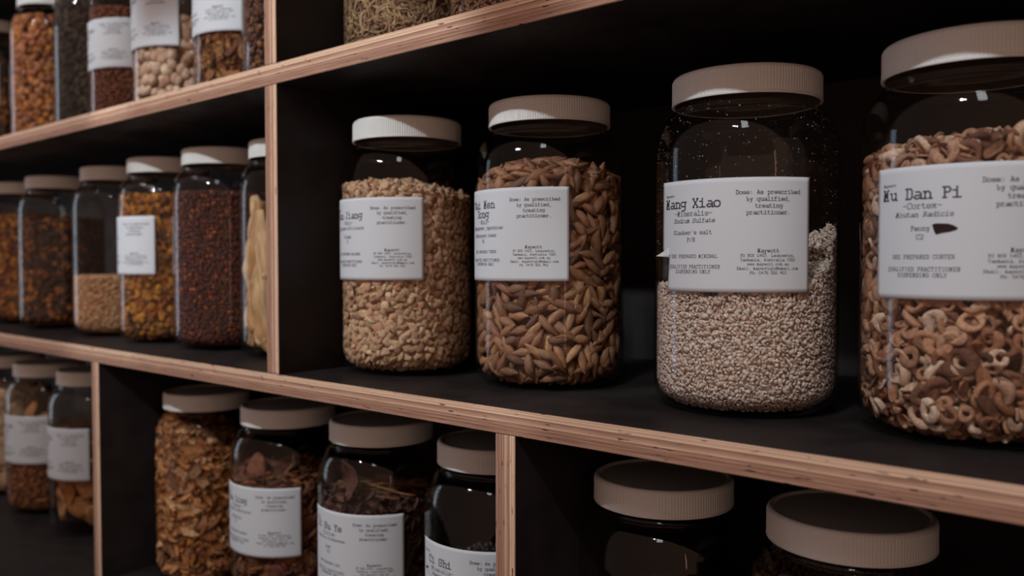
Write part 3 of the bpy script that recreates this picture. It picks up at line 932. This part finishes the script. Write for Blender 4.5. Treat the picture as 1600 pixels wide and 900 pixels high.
a2 = make_jar(-1.2535, .112, ZU, .230, 'dark jar of olive-brown leaves without a label on the upper shelf', GA)
mA2 = piece_mat('olive_leaf', [(48, 38, 32), (64, 50, 38), (38, 31, 28), (74, 58, 44)], 0.8, 300)
pack(a2, .23, [sh_flake(.008, .004, .001) for _ in range(6)], mA2, .0085, flat(.185), .004, rest=('olive_leaves', 'dark olive-brown leaf bits filling the unlabelled upper jar', 'dried leaves'))
a3 = make_jar(-1.1265, ya, ZU, .230, 'jar of brick red granules under a low white label on the upper shelf', GA, (-30, .1345, .88), lt('Dan Shen'))
mA3 = piece_mat('brick_granule', [(120, 66, 44), (146, 84, 54), (98, 52, 38), (134, 72, 56)], 0.8, 300)
pack(a3, .23, [sh_gran(.0032, .0026, .0022) for _ in range(6)], mA3, .0052, flat(.150, -.1, .004), .004, rest=('brick_red_granules', 'brick red granules below the white label of an upper jar', 'granules'))
a4 = make_jar(-0.990, .100, ZU, .230, 'jar of pale pinkish tan chunks with a tall white label on the upper shelf', GA, (-35, .1465), lt('Bai Shao'))
mA4 = piece_mat('pale_chunk', [(204, 172, 150), (188, 152, 130), (216, 188, 166), (170, 128, 104)], 0.7, 260)
pack(a4, .23, [sh_nub(.0078, .0066, .0052) for _ in range(10)], mA4, .0118, flat(.112, .1), .0095, n_ind=130,
     ind=('pale_root_chunk', 'pale pinkish tan root chunk in the upper jar with the tall white label', 'root chunk', 'pale chunks in an upper jar'),
     rest=('pale_root_chunks', 'deeper lying pale chunks in the upper jar with the tall white label', 'root chunks'), lab=lab_rng(-35, .1465))
a5 = make_jar(-0.8595, ya, ZU, .230, 'jar of orange-brown slabs under a high white label on the upper shelf', GA, (-39, .142), lt('Du Zhong', '-Cortex-'))
mA5 = piece_mat('orange_slab', [(176, 114, 64), (120, 72, 46), (196, 140, 84), (90, 56, 40), (150, 84, 52)], 0.7, 260)
pack(a5, .23, [sh_flake(.012, .006, .003) for _ in range(8)], mA5, .0115, flat(.085), .007, n_ind=90, top_tilt=.5, tilt=.4,
     ind=('orange_bark_piece', 'orange-brown slab in the upper jar left of the dark-bits jar', 'bark slab', 'slabs in an upper jar'),
     rest=('orange_bark_pieces', 'deeper lying orange-brown slabs in the upper jar with the high label', 'bark slabs'))
a6 = make_jar(-0.734, .090, ZU, .230, 'jar of dark brown bits on the upper shelf, half hidden by the plywood upright', GA)
mA6 = piece_mat('dark_bit', [(84, 50, 40), (110, 66, 52), (58, 36, 32), (150, 100, 60), (70, 44, 38)], 0.7, 300)
pack(a6, .23, [sh_chip(.0045, .0036, .003) for _ in range(8)], mA6, .0072, flat(.19), .0052, rest=('dark_brown_bits', 'dark brown bits filling the upper jar beside the upright', 'dried bits'))
a7 = make_jar(-0.594, ya, ZU, .230, 'jar of straw-coloured shreds right of the upright on the upper shelf', GA)
mA7 = piece_mat('straw_shred', [(150, 120, 88), (180, 148, 112), (112, 84, 64), (200, 170, 134), (90, 66, 56), (158, 120, 96)], 0.8, 300)
pack(a7, .23, [sh_shred(.020, .0011) for _ in range(14)], mA7, .0040, flat(.18), .004, layers=3, tilt=.35, rest=('straw_shreds', 'tangle of straw-coloured shreds in the upper jar right of the upright', 'dried shreds'))
a8 = make_jar(-0.4555, ya, ZU, .230, 'jar of reddish brown shreds on the upper shelf, its foot showing at the top edge', GA)
mA8 = piece_mat('brown_shred', [(140, 96, 66), (112, 72, 52), (164, 116, 82), (96, 62, 46), (150, 92, 66)], 0.8, 300)
pack(a8, .23, [sh_shred(.010, .0009) for _ in range(10)], mA8, .0036, flat(.18), .004, layers=2, tilt=.45, rest=('brown_shreds', 'reddish brown fine shreds in the jar at the top edge', 'dried shreds'))

# ================================================================== BOTTOM ROW
GC = 'jars of the bottom row'
def discs(name, label, cat, group, jar, mat, spots, Rd, h):
    first = None
    for (ang, r, z, tlt) in spots:
        V, F = sh_disc(Rd * rng.uniform(.8, 1.1), h)
        me = mesh_np(name, V, tris=F, mats=[mat], smooth=True)
        if first is None:
            o = bpy.data.objects.new(name, me); tag(o, label, cat, group); first = o
        else:
            o = first.copy(); o.data = me
        COL.objects.link(o)
        a = math.radians(ang)
        nrm = np.array([math.cos(a) * math.cos(tlt), math.sin(a) * math.cos(tlt), math.sin(tlt)])
        Rm = rand_rot(nrm, .05)
        p = np.array([r * math.cos(a), r * math.sin(a), z])
        W_ = V @ Rm.T + p
        for _ in range(3):
            ex = (np.hypot(W_[:, 0], W_[:, 1]) - (inner_r(W_[:, 2]) - .0003)).max()
            if ex > 0:
                d = -p[:2] / (np.linalg.norm(p[:2]) + 1e-9); p[:2] += d * ex; W_[:, :2] += d * ex
            lo = .0045 - W_[:, 2].min()
            if lo > 0: p[2] += lo; W_[:, 2] += lo
        o.matrix_world = Matrix([[*Rm[i], p[i] + jar.location[i]] for i in range(3)] + [[0, 0, 0, 1]])
c0 = make_jar(-1.552, .088, ZC, .224, 'jar of pale slices at the bottom left edge, mostly outside the frame', GC)
mC0 = piece_mat('pale_slice', [(196, 166, 136), (214, 188, 158), (176, 142, 112)], .8, 200)
pack(c0, .22, [sh_disc(.012, .003) for _ in range(5)], mC0, .012, flat(.165), .007, n_ind=60, ind=('pale_slice', 'pale root slice in the jar at the bottom left edge', 'root slice', 'pale slices at the bottom left'),
     rest=('pale_slices', 'deeper lying pale slices in the jar at the bottom left edge', 'root slices'))
c1 = make_jar(-1.393, .088, ZC, .223, 'small far jar of brown grains topped by a round slice, bottom row', GC, (-20, .1480), lt('Shan Yao'))
mC1 = piece_mat('brown_grain', [(150, 96, 60), (176, 118, 74), (120, 74, 50), (134, 84, 66)], .8, 200)
pack(c1, .217, [sh_chip(.0042, .003, .002) for _ in range(6)], mC1, .0062, flat(.125), .0045, rest=('brown_root_grains', 'fine brown root grains filling the far jar left of the mushroom jar', 'root grains'))
mSl = piece_mat('tan_slice', [(184, 130, 84), (200, 150, 104), (168, 110, 62), (190, 120, 60)], .7, 180)
discs('round_slice', 'round tan slice lying on top of the brown grains in the far bottom jar', 'root slice', 'slices on the grains', c1, mSl, [(-90, .028, .148, .5), (-50, .025, .138, 1.0)], .020, .004)
c2 = make_jar(-1.231, .088, ZC, .225, 'far jar of big tan mushroom slices beside the thin upright', GC, (-31, .1505), lt('Ling Zhi', '-Fungus-'))
sp = []
for k in range(26):
    sp.append((rng.uniform(-150, 10), .045, .028 + .105 * (k / 26), rng.uniform(-.5, .5)))
for k in range(10):
    sp.append((rng.uniform(0, 360), .02, .02 + .1 * k / 10, rng.uniform(.7, 1.4)))
discs('mushroom_slice', 'large tan mushroom slice in the far jar beside the thin upright', 'mushroom slice', 'mushroom slices in the far bottom jar', c2, mSl, sp, .020, .0035)
# big chips
c3 = make_jar(-0.9495, .10, ZC, .221, 'tall jar crammed with orange-brown bark chips, bottom row right of the thin upright', GC)
mC3 = piece_mat('bark_chip', [(188, 120, 70), (212, 152, 98), (134, 76, 42), (230, 182, 136), (104, 60, 40), (200, 130, 64), (160, 96, 70)], .7, 300)
shp = [sh_flake(rng.uniform(.008, .013), rng.uniform(.0036, .0055), .0020) for _ in range(12)] + [sh_flake(.017, .0026, .0018) for _ in range(4)]
pack(c3, .221, shp, mC3, .0102, flat(.172, -.55, .004), .0068, layers=3, tilt=.4, n_ind=300, prefer=0.0, spread=1.1,
     ind=('bark_chip', 'orange-brown curved bark chip in the tall unlabelled bottom-row jar', 'bark chip', 'bark chips in the bottom-row jar'),
     rest=('bark_chips', 'deeper lying orange-brown bark chips in the unlabelled bottom-row jar', 'bark chips'))
V, F = sh_flake(.026, .007, .004)
o = link('long_bark_chip', mesh_np('long_bark_chip', V, tris=F, mats=[mC3], smooth=True))
tag(o, 'single long pale chip standing at the top of the bark chip jar', 'bark chip')
a = math.radians(-92); n_ = np.array([math.cos(a), math.sin(a), 0]); upv = np.array([0.18, 0, .98]); s_ = np.cross(n_, upv)
o.matrix_world = Matrix([[upv[i], s_[i], n_[i], (n_ * .049)[i] + (0, 0, .155)[i] + c3.location[i]] for i in range(3)] + [[0, 0, 0, 1]])
# dark slices
c4 = make_jar(-0.781, .10, ZC, .223, 'jar of dark brown and orange slices, label reading Zhu Ling, bottom row', GC, (-23, .146), label_text('Zhu Ling', '-Fungus-', 'Polyporus umbellatus', 'Polyporus', 'F1', 'FUNGUS'))
mC4 = piece_mat('dark_slice', [(84, 50, 36), (110, 68, 46), (164, 104, 58), (62, 38, 32), (132, 92, 62), (96, 46, 40)], .7, 200)
pack(c4, .223, [sh_disc(.010, .003) for _ in range(6)] + [sh_flake(.010, .005, .002) for _ in range(4)], mC4, .0115, flat(.150, 0, .008), .0065, n_ind=110, tilt=.5,
     ind=('dark_fungus_slice', 'dark brown curled slice inside the Zhu Ling jar', 'fungus slice', 'slices in the Zhu Ling jar'),
     rest=('dark_fungus_slices', 'deeper lying dark and orange slices in the Zhu Ling jar', 'fungus slices'), lab=lab_rng(-23, .146))
discs('fungus_cap', 'round tan-brown slice standing on top of the Zhu Ling pile', 'fungus slice', None, c4, mC1, [(-86, .040, .160, .15)], .017, .006)
# leaves and twigs
c5 = make_jar(-0.627, .10, ZC, .226, 'jar of dark crumpled leaves and twigs, label reading Zi Su Ye, bottom row', GC, (-22, .149), label_text('Zi Su Ye', '-Folium-', 'Perilla frutescens', 'Leaf', 'F2', 'LEAF'))
mC5 = piece_mat('purple_leaf', [(72, 46, 42), (98, 64, 58), (56, 38, 34), (116, 78, 64)], .7, 250, 1.0)
mC5t = piece_mat('twig', [(96, 70, 46), (128, 92, 58), (164, 110, 62), (74, 52, 38)], .7, 250)
pack(c5, .226, [sh_leaf(.024, .007) for _ in range(8)], mC5, .0125, flat(.150, 0, .004), .007, n_ind=70, tilt=.5,
     ind=('dried_leaf', 'crumpled purple-brown leaf inside the Zi Su Ye jar', 'leaf', 'leaves in the Zi Su Ye jar'),
     rest=('dried_leaves', 'deeper lying crumpled leaves in the Zi Su Ye jar', 'leaves'), lab=lab_rng(-22, .149))
V, F = sh_leaf(.040, .011)
o = link('curled_leaf', mesh_np('curled_leaf', V, tris=F, mats=[mC5], smooth=True))
tag(o, 'large curled purple leaf standing against the glass above the Zi Su Ye label', 'leaf')
a = math.radians(-95); n_ = np.array([math.cos(a), math.sin(a), 0]); upv = np.array([-.1, 0, .99]); s_ = np.cross(n_, upv)
o.matrix_world = Matrix([[upv[i], s_[i], n_[i], (n_ * .038)[i] + (0, 0, .172)[i] + c5.location[i]] for i in range(3)] + [[0, 0, 0, 1]])
first = None
for k in range(42):
    V, F = sh_tube([((t - .5) * .05, .003 * math.sin(3 * t + k), .002 * math.cos(4 * t)) for t in np.linspace(0, 1, 8)], rng.uniform(.0006, .0012), 6)
    me = mesh_np('dried_twig', V, tris=F, mats=[mC5t], smooth=True)
    if first is None:
        o = bpy.data.objects.new('dried_twig', me); tag(o, 'thin brown twig lying on the leaves of the Zi Su Ye jar', 'twig', 'twigs in the Zi Su Ye jar'); first = o
    else:
        o = first.copy(); o.data = me
    COL.objects.link(o)
    ang = rng.uniform(0, 2 * PI); rr = .027 * math.sqrt(rng.random()); tw = rng.uniform(-.5, .5) + .7
    o.matrix_world = Matrix.Translation(Vector(c5.location) + Vector((rr * math.cos(ang), rr * math.sin(ang), .153 + .010 * rng.random()))) @ Matrix.Rotation(tw, 4, 'Z') @ Matrix.Rotation(rng.uniform(-.12, .12), 4, 'Y')
# black stones
c6 = make_jar(-0.4795, .10, ZC, .2255, 'jar of black stones with a pen-struck label reading Ci Shi, beside the near upright', GC, (-24, .149), label_text('Ci Shi', '-Mineralis-', 'Magnetitum', 'Magnetite', 'M1', 'MINERAL'),
              mark=[(0.04, 24.0), (0.07, 22.8), (0.13, 24.2), (0.20, 26.0), (0.27, 28.6), (0.33, 30.8), (0.34, 32.4), (0.30, 32.6), (0.24, 31.6), (0.17, 29.6), (0.10, 27.4), (0.05, 25.6)])
mC6 = piece_mat('black_stone', [(38, 36, 38), (26, 25, 27), (52, 50, 52)], .35, 400, .6, .6)
pack(c6, .2255, [sh_chip(.004, .0034, .003, 1) for _ in range(8)], mC6, .0062, flat(.118), .005, rest=('black_stones', 'black stone grit filling the Ci Shi jar up to its label', 'stone grit'))
# right bay
c7 = make_jar(-0.316, .0985, ZC, .2225, 'jar with ribbed lid just right of the near upright, its lid below the middle shelf', GC)
mC7 = piece_mat('dark_seed', [(70, 46, 34), (96, 64, 44), (50, 34, 28), (130, 86, 50)], .7, 300)
pack(c7, .2225, [sh_gran(.003, .0025, .002) for _ in range(6)], mC7, .0055, flat(.128), .004, rest=('dark_seeds', 'dark brown seeds in the jar right of the near upright', 'seeds'))
c8 = make_jar(-0.1835, .099, ZC, .2215, 'jar of dark brown bark powder with the large ribbed lid in front at lower right', GC)
mC8 = piece_mat('brown_powder', [(70, 46, 34), (84, 54, 40), (60, 40, 30)], .85, 300)
pack(c8, .2215, [sh_gran(.002, .0018, .0016) for _ in range(5)], mC8, .0042, flat(.180), .003, rest=('brown_bark_grains', 'dark brown bark grains filling the jar under the large ribbed lid', 'bark grains'))
c9 = make_jar(-0.0365, .099, ZC, .2215, 'jar at the lower right corner with only the left side of its lid in frame', GC)
pack(c9, .2215, [sh_gran(.003, .0025, .002) for _ in range(5)], mC7, .0055, flat(.15), .004, rest=('corner_seeds', 'dark seeds in the jar at the lower right corner', 'seeds'))
